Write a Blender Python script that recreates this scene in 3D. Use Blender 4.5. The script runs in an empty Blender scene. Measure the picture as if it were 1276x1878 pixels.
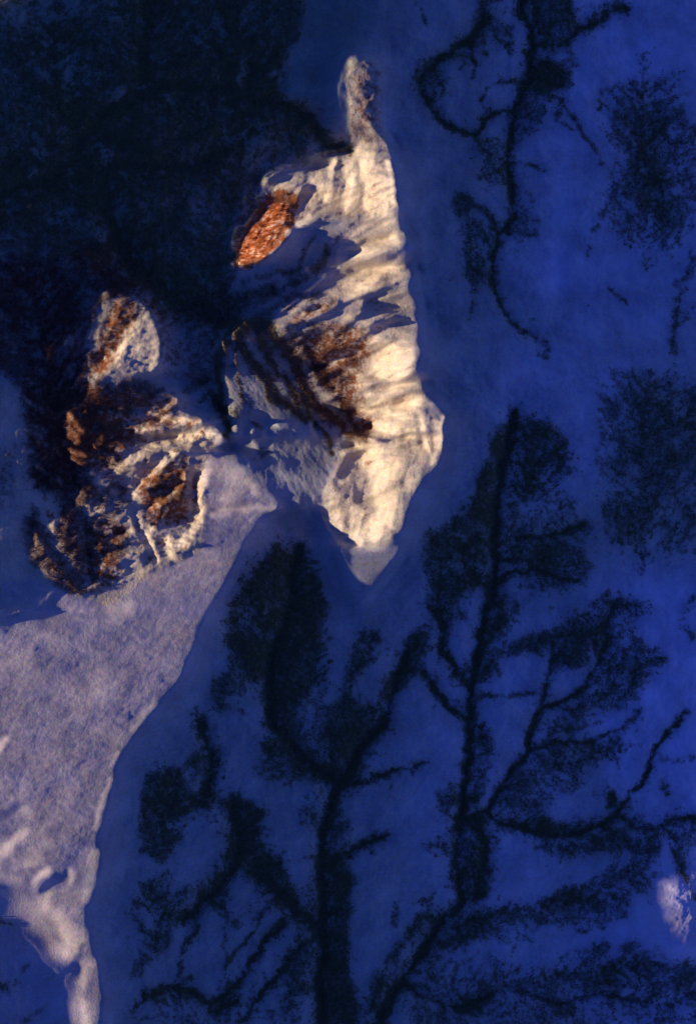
import bpy, math, os
import numpy as np

# ------------------------------------------------------------------ camera, world, sun, exposure
C = bpy.context.scene
PXM = 10.0                       # metres of ground per photograph pixel
W, H = 1276, 1878
SUN_EL = math.radians(11.0)      # low winter sun shining from the west (left)
CAM_H = 150000.0

cam_d = bpy.data.cameras.new("survey_camera")
cam = bpy.data.objects.new("survey_camera", cam_d)
C.collection.objects.link(cam)
cam.location = (0, 0, CAM_H)
cam.rotation_euler = (0, 0, 0)
cam_d.sensor_fit = 'VERTICAL'
cam_d.sensor_height = 24.0
cam_d.sensor_width = 24.0
cam_d.lens = 24.0 * CAM_H / (H * PXM)
cam_d.clip_start = 1000.0
cam_d.clip_end = 900000.0
C.camera = cam

world = bpy.data.worlds.new("World")
C.world = world
world.use_nodes = True
wn = world.node_tree.nodes
wl = world.node_tree.links
wn.clear()
sky = wn.new('ShaderNodeTexSky')
sky.sky_type = 'NISHITA'
sky.sun_disc = False
sky.sun_elevation = SUN_EL
sky.sun_rotation = math.radians(270.0)
sky.altitude = 2500.0
sky.air_density = 1.0
sky.dust_density = 0.1
sky.ozone_density = 6.0
tint = wn.new('ShaderNodeMix'); tint.data_type = 'RGBA'; tint.blend_type = 'MULTIPLY'
tint.inputs[0].default_value = 1.0
tint.inputs[7].default_value = (0.66, 0.54, 1.22, 1.0)
bg = wn.new('ShaderNodeBackground')
bg.inputs[1].default_value = 0.096
wo = wn.new('ShaderNodeOutputWorld')
wl.new(sky.outputs[0], tint.inputs[6])
wl.new(tint.outputs[2], bg.inputs[0])
wl.new(bg.outputs[0], wo.inputs[0])

sun_d = bpy.data.lights.new("sun", 'SUN')
sun_d.energy = 5.0
sun_d.angle = math.radians(0.53)
sun_d.color = (1.0, 0.80, 0.60)
sun = bpy.data.objects.new("sun", sun_d)
C.collection.objects.link(sun)
# light travels towards +x and down
sun.rotation_euler = (0, -(math.pi / 2 - SUN_EL), 0)

C.view_settings.view_transform = 'Standard'
C.view_settings.look = 'None'
C.view_settings.exposure = 0.40
C.view_settings.gamma = 1.0
C.cycles.max_bounces = 4
C.cycles.diffuse_bounces = 3

# ------------------------------------------------------------------ grid and painting helpers
ST = 2.0
U0, V0, U1, V1 = -160, -160, 1436, 2038
us = np.arange(U0, U1 + 1, ST); vs = np.arange(V0, V1 + 1, ST)
NU, NV = len(us), len(vs)
UU, VV = np.meshgrid(us, vs)     # rows = v
rng = np.random.default_rng(11)


def perlin(x, y, seed=0):
    xi = np.floor(x).astype(np.int64); yi = np.floor(y).astype(np.int64)
    xf = (x - xi).astype(np.float32); yf = (y - yi).astype(np.float32)
    r = np.random.default_rng(seed)
    perm = r.permutation(1024)
    ang = r.random(1024) * 2 * np.pi
    gx = np.cos(ang).astype(np.float32); gy = np.sin(ang).astype(np.float32)
    fx = xf * xf * xf * (xf * (xf * 6 - 15) + 10); fy = yf * yf * yf * (yf * (yf * 6 - 15) + 10)

    def g(ix, iy, dx, dy):
        h = perm[(perm[ix & 1023] + iy) & 1023]
        return gx[h] * dx + gy[h] * dy
    a = g(xi, yi, xf, yf); b = g(xi + 1, yi, xf - 1, yf)
    c = g(xi, yi + 1, xf, yf - 1); d = g(xi + 1, yi + 1, xf - 1, yf - 1)
    return (a + (b - a) * fx) * (1 - fy) + (c + (d - c) * fx) * fy


def fbm(x, y, scale, octv, seed, gain=0.5, ridged=False):
    o = 0; amp = 1.0; f = 1.0 / scale; n = 0
    for k in range(octv):
        p = perlin(x * f + 17.3 * k, y * f - 9.1 * k, seed + k)
        if ridged:
            p = 0.5 - np.abs(p) * 2.0
        o = o + amp * p; n += amp
        amp *= gain; f *= 2.03
    return o / n * (1.0 if ridged else 1.6)


def rot(x, y, deg, sx=1.0, sy=1.0):
    """coordinates along / across a direction: x' runs along deg (image axes, y down)"""
    a = math.radians(deg); c, s = math.cos(a), math.sin(a)
    return (x * c + y * s) / sx, (-x * s + y * c) / sy


def blur(a, s):
    """gaussian blur, s in pixels of the photograph"""
    s = s / ST
    p = int(min(3 * s + 2, 400))
    b = np.pad(a, p, mode='edge')
    fy = np.fft.fftfreq(b.shape[0])[:, None]; fx = np.fft.rfftfreq(b.shape[1])[None, :]
    g = np.exp(-2 * (np.pi * s) ** 2 * (fx * fx + fy * fy))
    return np.fft.irfft2(np.fft.rfft2(b) * g, b.shape)[p:-p, p:-p].astype(np.float32)


def poly_mask(pts):
    pts = np.array(pts, float)
    m = np.zeros((NV, NU), bool)
    x0 = max(int((pts[:, 0].min() - U0) / ST), 0); x1 = min(int((pts[:, 0].max() - U0) / ST) + 2, NU)
    y0 = max(int((pts[:, 1].min() - V0) / ST), 0); y1 = min(int((pts[:, 1].max() - V0) / ST) + 2, NV)
    X = WX[y0:y1, x0:x1]; Y = WY[y0:y1, x0:x1]
    r = np.zeros(X.shape, bool)
    n = len(pts)
    for i in range(n):
        ax, ay = pts[i]; bx, by = pts[(i + 1) % n]
        if ay == by: continue
        c = ((ay > Y) != (by > Y)) & (X < (bx - ax) * (Y - ay) / (by - ay) + ax)
        r ^= c
    m[y0:y1, x0:x1] = r
    return m


def P(s):
    """'x,y x,y ...' to a list of points"""
    return [tuple(float(q) for q in p.split(',')) for p in s.split()]


def stroke(pts, w0, w1=None, soft=1.0):
    """soft coverage 0..1 of a tapering line of half-width w0..w1"""
    if w1 is None: w1 = w0
    pts = np.array(pts, float)
    L = np.r_[0, np.cumsum(np.hypot(*np.diff(pts, axis=0).T))]
    T = max(L[-1], 1e-6)
    out = np.zeros((NV, NU), np.float32)
    pad = max(w0, w1) * (1 + 2 * soft) + 24
    for i in range(len(pts) - 1):
        ax, ay = pts[i]; bx, by = pts[i + 1]
        x0 = max(int((min(ax, bx) - pad - U0) / ST), 0); x1 = min(int((max(ax, bx) + pad - U0) / ST) + 2, NU)
        y0 = max(int((min(ay, by) - pad - V0) / ST), 0); y1 = min(int((max(ay, by) + pad - V0) / ST) + 2, NV)
        if x1 <= x0 or y1 <= y0: continue
        X = WX[y0:y1, x0:x1]; Y = WY[y0:y1, x0:x1]
        dx, dy = bx - ax, by - ay; l2 = dx * dx + dy * dy + 1e-9
        t = np.clip(((X - ax) * dx + (Y - ay) * dy) / l2, 0, 1)
        d = np.hypot(X - ax - t * dx, Y - ay - t * dy)
        w = w0 + (w1 - w0) * (L[i] + t * math.sqrt(l2)) / T
        c = np.clip(1 - (d - w * (1 - soft * .5)) / (w * soft + 1e-6), 0, 1)
        out[y0:y1, x0:x1] = np.maximum(out[y0:y1, x0:x1], c)
    return out


# gently warped coordinates: everything drawn below gets a natural wavering outline
def set_warp(amp, scale, seed):
    global WX, WY
    WX = UU + amp * fbm(UU, VV, scale, 4, seed, .6)
    WY = VV + amp * fbm(UU, VV, scale, 4, seed + 50, .6)


def sstep(a, lo, hi):
    t = np.clip((a - lo) / (hi - lo), 0, 1)
    return t * t * (3 - 2 * t)


# ------------------------------------------------------------------ relief: how each slope faces the sun
# fac = cosine between ground and sun that a slope should have; below zero = turned away
set_warp(7, 40, 5)
SE, CE = math.sin(SUN_EL), math.cos(SUN_EL)
fac = np.full((NV, NU), -0.014, np.float32)
PLAIN = P("-200,1142 0,1142 50,1132 88,1128 96,1090 130,1085 170,1100 150,1050 90,1000 90,960 130,950 150,900 190,880 170,800 140,770 200,760 250,742 300,712 325,725 332,758 370,768 400,788 410,812 385,832 430,842 442,872 470,880 515,920 475,950 450,985 425,1040 400,1085 365,1150 335,1235 290,1290 245,1345 217,1400 195,1490 176,1550 186,1585 166,1600 160,1690 176,1745 192,1810 188,1880 190,2060 150,2060 145,1880 135,1820 112,1785 100,1770 62,1720 42,1660 22,1635 0,1622 -200,1600")
MAIN = P("480,330 510,318 560,312 600,290 640,272 680,262 704,256 716,280 722,330 728,400 738,470 748,530 760,600 762,690 780,735 800,765 812,800 805,850 775,875 748,918 732,960 718,997 690,1004 640,1001 612,972 592,930 590,900 615,860 625,820 640,800 600,760 560,690 520,640 490,610 520,575 560,545 610,512 630,480 628,406 600,405 560,415 535,412 522,395 490,352")
base_regions = [
    (PLAIN, .125), (MAIN, .20), (P("150,700 160,600 190,530 235,545 200,690 300,712 330,760 200,790 150,790"), .035),
    (P("648,272 650,215 636,165 640,132 690,112 696,150 680,200 692,240 706,262"), .05),
    (P("632,1000 740,1000 705,1045 668,1098 655,1112 647,1060"), .10),
    (P("438,482 444,440 470,400 490,373 526,370 532,400 515,430 490,466 456,480"), .50),
    (P("160,690 190,640 195,580 230,540 270,562 288,610 296,660 286,682 235,686 205,700"), .22),
    (P("398,620 440,585 500,600 560,690 610,760 640,800 622,850 590,905 560,935 520,912 440,850 425,790 408,700"), .055),
    (P("440,588 480,600 520,650 560,720 600,770 580,800 530,740 470,690 430,640"), .09),
    (P("50,960 90,985 150,1050 170,1085 150,1090 90,1050 60,1010"), .16),
    (P("170,640 100,560 90,500 200,430 260,440 170,480 180,560"), -.01),
    (P("-40,-40 60,-40 45,4 10,16 -40,14"), .25),
]
for pts, v in base_regions:
    m = poly_mask(pts)
    fac[m] = v
lit_mask0 = blur((fac > 0.05).astype(np.float32), 3)
fac = blur(fac, 3.0)


def dab(spec, v, w0, w1=None, soft=1.2, add=False):
    """paint a lit or shaded facet along a line"""
    global fac
    c = stroke(P(spec), w0, w1, soft)
    fac = fac + c * v if add else fac * (1 - c) + v * c


# main ridge: bright broad faces
for s, v, a, b in [
    ("665,285 690,330 695,385", .78, 20, 22), ("640,290 650,340 640,390", .66, 14, 12),
    ("600,300 585,350 560,395", .42, 16, 12), ("545,325 510,345", .38, 14, 8),
    ("590,385 560,405 545,412", .85, 6, 5), ("612,300 596,370", .72, 5, 4), ("570,325 545,350", .6, 5, 3),
    ("640,470 690,445", .72, 16, 14), ("700,420 725,440", .40, 16, 14), ("660,512 720,490", .48, 14, 12),
    ("560,585 620,545 690,520", .66, 7, 8), ("640,600 700,575 750,560", .34, 14, 12),
    ("540,590 575,565", .85, 5, 4), ("690,625 750,600", .62, 10, 12),
    ("690,665 720,690 748,650", .80, 20, 16), ("720,640 725,700", .86, 20, 20),
    ("640,680 665,700 670,740", .50, 14, 14),
    ("690,750 720,770 755,745", .80, 20, 18), ("690,780 740,790", .86, 12, 16),
    ("670,820 700,860 705,930 690,985", .90, 22, 20), ("720,850 712,920 715,960", .80, 18, 14),
    ("745,820 765,850 745,880", .55, 14, 14), ("655,940 650,985", .70, 12, 12),
    ("605,915 612,960 630,985", .60, 10, 10), ("628,820 612,860 605,900", .5, 8, 8),
    ("770,760 778,800 790,850", .70, 5, 4), ("798,775 805,820", .75, 5, 4), ("785,745 812,765", .3, 8, 5),
    ("811,764 806,785 808,806", .85, 4, 3), 
    ("655,150 685,130", .16, 9, 6), ("690,155 678,180 660,205", .26, 4, 4), ("660,215 680,245", .22, 8, 6),
    ("645,140 650,170", .12, 6, 6),
    
    ("712,300 716,340 722,380", .85, 5, 4), ("668,300 676,345 680,385", .88, 9, 8), ("605,425 640,412 690,405", .24, 12, 12),
    ("640,455 700,430 735,440", .30, 10, 10), ("655,480 700,455 722,440", .80, 10, 9), ("610,560 690,520 745,505", .34, 10, 9),
    ("660,650 700,628 755,615", .50, 8, 8), ("612,945 625,975 660,992", .72, 7, 7), ("735,815 765,835 755,870", .35, 8, 8),
    ("795,790 800,830 790,850", .62, 4, 3), ("740,850 728,905", .5, 6, 5),
    # rusty spur
    ("500,395 480,440 455,470", .62, 10, 8), ("528,425 500,455 470,478", .9, 5, 4),
    # western knoll
    ("270,575 288,640 280,670", .40, 8, 10), ("215,560 205,600", .5, 8, 6), ("245,600 215,650 195,680", .70, 8, 8),
    ("205,650 180,690", .5, 8, 6),
    # broken ground north of the plain
    ("250,790 310,770", .6, 8, 7), ("255,785 290,760 325,730", .5, 5, 5), ("320,772 365,772", .75, 7, 6),
    ("330,805 370,795 405,805", .75, 9, 8), ("230,830 200,850", .6, 8, 6),
    ("215,860 260,830 300,820", .55, 9, 8), ("250,905 290,860 320,830", .72, 8, 6),
    ("280,935 320,900 340,870", .66, 7, 6), ("240,950 280,975 320,960", .5, 8, 7),
    ("130,790 145,810", .55, 5, 4), ("130,830 160,835", .55, 4, 3), ("135,848 158,850", .5, 3, 3),
    ("128,765 150,790", .5, 5, 5), ("210,990 240,970", .6, 6, 5), ("255,1010 275,985", .5, 6, 5),
    ("385,855 372,870 366,900 366,950 352,980", .95, 9, 8), ("345,985 330,1000 345,1000", .85, 8, 6),
    ("310,995 318,1022", .8, 9, 6), ("270,980 290,1030", .8, 5, 4), ("180,1010 200,960", .45, 8, 8),
    ("180,1050 200,1020 240,1010", .42, 10, 8), ("170,965 185,930", .4, 8, 6),
    ("400,850 440,870 420,910", .30, 22, 16), ("390,945 430,935 505,932", .36, 6, 5), ("455,885 470,905", .34, 8, 8),
    ("520,875 545,880 560,895", .4, 6, 5), ("212,1120 235,1115", .36, 18, 16), 
    ("20,1220 60,1200 90,1170", .22, 18, 14), ("40,1140 80,1140", .19, 14, 10), ("100,1130 170,1125", .26, 12, 12),
    # plain, its eastern lip
    ("245,1335 262,1312 285,1285", .26, 5, 5), ("180,1515 190,1475 205,1425", .30, 4, 4), ("178,1560 160,1640", .26, 10, 10),
    ("205,1405 225,1375", .26, 4, 3),
    # south-west corner
    ("-10,1575 15,1550 48,1520", .45, 10, 8), ("2,1368 18,1352", .55, 7, 6), ("50,1480 80,1520 100,1545", .26, 7, 6),
    ("70,1612 82,1596 95,1588", .55, 5, 4), ("135,1585 139,1600 134,1612", .6, 4, 4),
    ("75,1650 60,1700", .36, 14, 12), ("80,1640 110,1680", .46, 16, 16), ("105,1740 140,1725 120,1700", .46, 18, 16),
    ("30,1680 45,1650", .5, 5, 5), ("150,1800 165,1760", .34, 14, 10), ("150,1830 160,1870", .42, 10, 10),
    ("80,1560 60,1580", .30, 12, 10), ("0,1600 20,1610", .32, 10, 8),
]:
    dab(s, v, a, b)
# slopes turned from the sun inside the lit ground
for s, v, a, b in [
    ("562,342 552,372 540,385", -.25, 7, 6), ("575,395 600,375", .02, 4, 4), ("620,300 610,360", .15, 4, 3),
    ("655,300 652,330", .3, 3, 3), ("640,500 680,485 740,465", .14, 8, 7), ("600,520 650,500", .18, 6, 6),
    ("545,600 600,580 655,545 700,540", -.06, 6, 5), ("560,620 640,595 700,560 745,545", .08, 7, 6),
    ("575,660 640,640 690,600 755,590", .10, 9, 7), ("600,655 660,640", -.02, 9, 7), ("560,570 610,548", .04, 4, 4),
    ("685,715 730,705 762,695", .22, 6, 6), ("655,795 700,808 745,800", -.12, 4, 4), ("662,730 680,745 740,728", .25, 4, 4),
    ("625,870 640,835 665,830", -.10, 8, 8), ("640,905 660,900 655,925", .10, 9, 8), ("612,880 625,900", .02, 6, 5),
    ("760,760 764,800", .22, 4, 3), ("782,770 786,815", .2, 4, 3), ("760,800 745,860 735,900", .30, 5, 4), ("735,890 722,960", .35, 4, 4),
    ("590,610 560,640 580,680", .05, 10, 10), ("640,740 650,790", .10, 8, 8),
    ("352,870 352,900 348,935", -.45, 8, 9), ("340,930 320,955 295,965", -.20, 7, 8), ("300,905 330,880", -.2, 5, 4),
    ("262,870 285,850", -.15, 6, 4), ("228,880 212,900", -.05, 6, 6), ("225,800 245,820 215,840", -.08, 7, 6),
    ("240,940 262,980 285,1030", -.25, 5, 4), ("200,790 260,805 310,795", .02, 6, 5), ("290,815 310,840", .1, 4, 4),
    ("60,900 70,960 110,1020 150,1070", -.2, 10, 8), ("150,940 165,1000 165,1060", -.3, 10, 8), ("45,960 60,1000", -.1, 8, 8),
    ("110,1000 150,1045", .22, 7, 6), ("85,915 92,955", -.06, 7, 7),
    ("80,1190 110,1230 130,1220", .10, 18, 14), ("0,1240 40,1230", .16, 10, 10), ("120,1260 200,1290 180,1200", .15, 18, 16),
    ("250,1060 330,1040 400,1020", .14, 12, 12), ("30,1330 90,1300", .15, 14, 14),
    ("-10,1500 15,1490 38,1470", .03, 13, 8), ("0,1545 30,1500", .13, 8, 8), ("80,1628 96,1610 112,1596", -.10, 6, 4),
    ("130,1580 128,1600", -.1, 4, 4), ("75,1540 95,1570", .10, 6, 6), ("110,1645 145,1640 150,1670", .13, 10, 8),
    ("115,1790 140,1760 158,1725", -.02, 4, 4), ("60,1500 110,1570", .16, 6, 6), ("0,1480 25,1520", .06, 5, 5),
    ("130,1460 160,1400", .17, 8, 6), ("480,770 500,830", .02, 10, 8), ("455,740 470,760", -.04, 8, 6), ("400,830 440,810 470,840", -.15, 9, 8),
    ("540,770 560,800", .16, 6, 6), ("510,750 520,775", .2, 5, 5), ("550,800 560,860 580,880", .16, 6, 6), ("470,690 475,720", .22, 5, 6),
    ("600,800 620,770", .20, 8, 8), ("600,830 590,880", .2, 6, 5), ("345,690 370,680", .12, 5, 4),
]:
    dab(s, v, a, b)

# the far hill that catches the sun at the eastern border
knoll = stroke(P("1242,1640 1258,1685 1252,1725"), 36, 30, 1.7) + stroke(P("1290,1600 1276,1615"), 18, 16, 1.2)
fac = fac * (1 - np.clip(knoll, 0, 1)) + np.clip(knoll, 0, 1) * (.09 + .20 * fbm(UU, VV, 26, 4, 195, .65))

set_warp(3, 26, 9)
rocky = blur(poly_mask(MAIN).astype(np.float32), 8)
broken = blur(poly_mask(P("60,720 330,700 420,800 370,860 370,1010 300,1040 170,1100 60,1040 40,900")).astype(np.float32), 10)
knolls = blur(poly_mask(P("140,760 150,640 185,530 270,530 310,680 300,760")).astype(np.float32), 14)
lit = sstep(blur((fac > .06).astype(np.float32), 4), .3, .9)
plainm = blur(poly_mask(PLAIN).astype(np.float32), 6) * (1 - broken)

# gullies and flutes written into the slopes
a0, b0 = rot(UU, VV, -30, 3.8, 1.0)
a1, b1 = rot(UU, VV, -28, 3.2, 1.0)
gul = fbm(a1, b1, 14, 4, 101, .6)
a2, b2 = rot(UU, VV, 105, 3.5, 1.0)
flt = fbm(a2, b2, 11, 3, 131, .6)
upper = sstep(-VV, -430, -380); lower = sstep(VV, 720, 800)
gr1 = fbm(a1, b1, 26, 5, 103, .65, ridged=True) - .1
fac = fac + rocky * lit * (.55 * gul * (1 - lower * .4) + .55 * fbm(a0, b0, 34, 3, 105, .5) * (1 - upper) * (1 - lower * .5) + .35 * gr1 * (1 - lower * .7) + .42 * flt * np.maximum(upper, lower) + .20 * fbm(UU, VV, 6, 2, 107, .8))
thr = blur(poly_mask(P("630,100 700,100 705,265 640,275")).astype(np.float32), 8)
fac = fac + thr * .40 * fbm(*rot(UU, VV, 70, 2.0, 1.0), 12, 4, 109, .65)
a3, b3 = rot(UU, VV, -50, 2.0, 1.0)
fac = fac + np.clip(broken + knolls, 0, 1) * np.maximum(lit, .35 * knolls) * (.60 * fbm(a3, b3, 13, 4, 151, .65) + .35 * fbm(a3, b3, 9, 4, 157, .7, ridged=True) - .1 + (.3 + fac) * .9 * fbm(UU, VV, 6, 3, 155, .8))
a4, b4 = rot(UU, VV, -58, 3.0, 1.0)
fac = fac + plainm * lit * (.15 * fbm(a4, b4, 16, 5, 171, .8) + .05 * fbm(UU, VV, 8, 2, 177, .8) + .12 * fbm(*rot(UU, VV, -55, 1.8, 1.0), 75, 5, 181, .6) + .13 * fbm(*rot(UU, VV, -62, 1.5, 1.0), 6, 2, 179, .8))
a5, b5 = rot(UU, VV, 62, 2.2, 1.0)
kn0 = np.clip(knoll, 0, 1)
cen = blur(poly_mask(P("398,620 440,585 500,600 560,690 610,760 640,800 622,850 590,905 560,935 520,912 440,850 425,790 408,700")).astype(np.float32), 6)
fac = fac + cen * .34 * fbm(a5, b5, 16, 5, 191, .65)
fac = np.clip(fac, -.5, .93)

swm = blur(poly_mask(P('-40,1480 100,1480 150,1600 185,1900 60,1900 -40,1640')).astype(np.float32), 5)
fac = fac * (1 - swm) + swm * (blur(fac, 3.5) + (.16 * fbm(UU, VV, 24, 4, 611, .65) + .12 * fbm(UU, VV, 7, 2, 617, .8)) * lit)
# slope that gives that cosine:  (s cosE + sinE)/sqrt(1+s^2) = fac
ang = np.arcsin(np.clip(fac, -.95, .96)) - SUN_EL
g = np.tan(np.clip(ang, -1.0, 1.05)).astype(np.float32)


def solve(g, lam):
    """height whose west-east slope is g, with the rows kept coherent (mirrored FFT)"""
    ny, nx = g.shape
    gm = np.concatenate([g, -g[:, ::-1]], 1)
    gm = np.concatenate([gm, gm[::-1]], 0)
    kx = 2 * np.pi * np.fft.fftfreq(2 * nx)[None, :]; ky = 2 * np.pi * np.fft.fftfreq(2 * ny)[:, None]
    G = np.fft.fft2(gm)
    den = kx * kx + lam * ky * ky; den[0, 0] = 1
    Hh = -1j * kx * G / den
    Hh[0, 0] = 0
    return np.real(np.fft.ifft2(Hh))[:ny, :nx].astype(np.float32) * ST


h = solve(g, 0.006)

# ------------------------------------------------------------------ forests: where the trees stand
exec_forest = None
set_warp(9, 34, 21)
WX = WX + 5 * fbm(UU, VV, 11, 3, 23, .7); WY = WY + 8 * fbm(UU, VV, 11, 3, 27, .7)
WD = 1 + .9 * fbm(UU, VV, 45, 3, 29)      # ravines widen and pinch
D = np.zeros((NV, NU), np.float32)


def area(spec, v, soft=6):
    global D
    pts = P(spec)
    m = poly_mask(pts)
    q = int(3 * soft / ST) + 8
    xs = [(p[0] - U0) / ST for p in pts]; ys = [(p[1] - V0) / ST for p in pts]
    x0 = max(int(min(xs)) - q, 0); x1 = max(min(int(max(xs)) + q, NU), x0 + 1)
    y0 = max(int(min(ys)) - q, 0); y1 = max(min(int(max(ys)) + q, NV), y0 + 1)
    sl = (slice(y0, y1), slice(x0, x1))
    b = np.clip(blur(m[sl].astype(np.float32), soft), 0, 1)
    D[sl] = D[sl] * (1 - b) + v * b


def line(spec, w0, w1=None, v=1.0, soft=1.1):
    global D
    D = np.maximum(D, v * stroke(P(spec), w0 * 1.25, w1 and w1 * 1.25, soft * 1.5) * np.clip(WD, .62, 1.2))


CORE = np.zeros((NV, NU), np.float32)
RAV = []        # ravines: also carved into the relief


def wig(spec):
    """a drawn line becomes a naturally crooked one"""
    p = np.array(P(spec), float)
    for it in range(3):
        d = np.diff(p, axis=0); l = np.hypot(d[:, 0], d[:, 1])
        nrm = np.stack([-d[:, 1], d[:, 0]], 1)
        mid = (p[:-1] + p[1:]) / 2 + nrm * (wrng.normal(0, .085, len(l)) * (l > 7))[:, None]
        o = np.empty((len(p) * 2 - 1, 2)); o[0::2] = p; o[1::2] = mid; p = o
    return ' '.join('%.1f,%.1f' % tuple(q) for q in p)


wrng = np.random.default_rng(5)


def rav(spec, w0, w1=None, v=1.0, depth=1.0):
    spec = wig(spec)
    line(spec, w0, w1, v * .92)
    global CORE
    CORE = np.maximum(CORE, min(v, 1.0) * stroke(P(spec), w0 * .55 + .6, (w0 if w1 is None else w1) * .55 + .6, 1.3))
    RAV.append((spec, max(w0, w1 or w0) * 2.2 + 6, depth))


# --- north-west upland
area("-200,-200 575,-200 560,0 550,55 535,90 524,130 508,165 560,190 590,225 608,262 640,272 600,285 560,300 500,310 478,330 470,370 490,372 440,430 410,480 430,560 480,600 420,620 400,700 350,690 300,690 290,580 240,540 190,570 150,700 200,770 190,850 150,930 120,1010 165,1085 110,1075 50,1020 40,960 72,900 45,850 45,780 28,700 0,685 -200,680", .70, 8)
area("0,-20 175,-20 165,50 100,55 60,70 0,85", .40, 14)
area("65,95 110,85 160,95 178,130 175,180 120,190 90,160 60,130", .42, 10)
area("200,5 250,10 245,50 215,45", .45, 10)
area("365,50 400,20 415,60 410,82 370,75", .48, 7)
area("290,140 330,110 390,85 400,105 340,135 280,158", .60, 7)
area("205,170 250,145 256,155 225,182 200,190", .50, 5)
area("215,210 260,185 330,180 390,205 380,260 300,280 210,265", .70, 14)
area("95,225 125,235 125,290 70,310 75,260", .50, 10)
area("120,300 165,270 205,280 190,305 130,320", .52, 8)
area("-20,120 45,130 50,200 -20,210", .66, 12)
area("410,245 430,228 510,225 545,245 550,290 590,285 600,290 560,305 500,315 470,330 460,345 420,340 395,300", .36, 8)
area("370,300 420,310 460,350 460,400 430,430 395,430 350,380 330,330", .46, 10)
area("430,10 480,5 470,40 440,60", .62, 8)
area("160,400 200,395 220,445 180,450 140,420", .48, 8)
area("-10,400 50,400 60,470 -10,480", .60, 12)
area("150,465 200,460 190,500 160,505", .45, 7)
area("60,500 150,480 150,600 60,610", .74, 12)
area("235,450 290,480 300,520 260,500", .60, 6)
area("300,585 380,600 385,690 345,700 305,690", .45, 8)
area("570,240 610,270 560,285 540,250", .25, 5)
# snow strips on the western spurs
area("60,905 75,895 105,905 110,940 100,985 85,975", .12, 4)
area("95,990 120,985 150,1035 152,1050 135,1045", .05, 4)
area("-200,700 25,700 42,780 42,850 68,900 40,950 36,1010 50,1040 80,1070 90,1130 -200,1140", .10, 5)
rav("640,272 600,262 570,215 520,190 450,185 370,165 300,160 250,178 205,200 170,240 140,290 95,325 40,340 -60,370", 7, 15, 1.1)
rav("265,150 262,100 275,50 290,-60", 8, 16, 1.1)
rav("190,240 225,265 260,270", 14, 12, 1.1)
rav("90,330 150,325 210,305 240,300", 14, 12, 1.1)
rav("210,300 290,305 350,310 380,290", 12, 6, 1.0)
rav("470,130 420,190", 12, 8, 1.0)
rav("190,340 200,400 220,450 250,500 290,530 340,560 395,580 430,595", 8, 22, 1.15, 1.2)
rav("430,595 490,600 520,640 548,690 565,725 595,760 630,790 668,806", 16, 8, 1.25, .8)
line("360,560 430,560 470,545 500,530", 26, 10, 1.1)
line("400,490 430,470 445,460", 12, 6, .8); line("395,540 420,510", 20, 12, 1.0)
rav("430,610 455,655 490,690 512,735 540,755 575,770", 9, 7, 1.2, .5)
rav("470,605 500,660 530,700 545,745", 9, 8, 1.2, .5)
rav("560,640 585,690 620,730 655,790", 8, 5, 1.2, .4)
rav("430,600 450,640 480,680 495,730", 6, 4, 1.1, .4)
rav("520,690 560,740 600,800 610,830", 6, 4, 1.0, .4)
rav("415,620 400,660 405,720 415,770 420,805", 9, 6, 1.2, .5)
rav("430,640 440,700 460,770 480,790", 3, 2, .8, .4)
line("395,690 365,700 345,712", 10, 8, .95); line("385,720 365,740", 8, 4, .8); line("430,760 445,740 438,720", 5, 3, .7)
line("470,805 485,830 470,845", 8, 8, .6); line("500,540 540,520 590,490 600,450", 6, 5, .85); line("545,500 560,460 580,430", 4, 2, .75)
line("570,495 600,470 618,440", 4, 2, .7); line("450,520 500,500 560,505", 6, 5, .7); line("490,570 530,545 590,540", 6, 4, .8)
line("540,620 570,650 600,690 640,760", 9, 7, .85); line("550,650 600,670", 8, 6, .7)
line("520,610 560,590 600,600", 7, 5, .7); line("640,800 652,840", 4, 2, .5)
area("545,600 610,590 660,600 690,590 640,640 600,660 560,650", .50, 7)
area("600,690 640,660 655,700 650,760 615,740", .50, 7)
area("640,770 665,770 680,790 655,805", .6, 4)
area("510,565 560,545 600,540 590,555 540,575", .35, 4)
# rusty scrub patches among the rocks
area("200,560 240,545 260,560 240,620 205,640 180,640", .45, 6)
area("80,640 190,640 160,690 200,700 250,700 300,700 240,760 180,740 100,730", .68, 8)
area("180,790 280,800 300,790 260,810 200,815", .75, 5)
area("155,770 240,850 220,880 250,920 180,960 150,900", .50, 8)
area("270,880 340,850 345,930 320,960 290,950", .30, 7)
area("150,950 230,960 250,1010 190,1040 160,1030", .45, 7)
area("60,860 80,830 140,860 190,900 150,930 165,1000 160,1070 110,1000 115,930 80,890", .85, 7)
line("160,730 230,745 300,715", 8, 3, .8); line("200,700 260,700", 6, 4, .5); line("200,745 300,740 320,720", 5, 3, .7)
line("115,1075 150,1085 172,1080", 5, 4, .8); line("165,1000 172,1060", 6, 6, .7)
line("60,960 75,1010 105,1040 130,1070", 9, 6, .9)
# specks on the shaded snow along the western border
area("0,800 40,820 30,940 0,950", .30, 8); area("0,1640 60,1740 100,1860 0,1870", .16, 10)
line("0,1680 30,1690", 5, 3, .6); line("0,1800 25,1815", 5, 3, .6); line("30,1800 60,1760", 4, 2, .4); line("50,1870 90,1840", 4, 3, .5)

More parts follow.
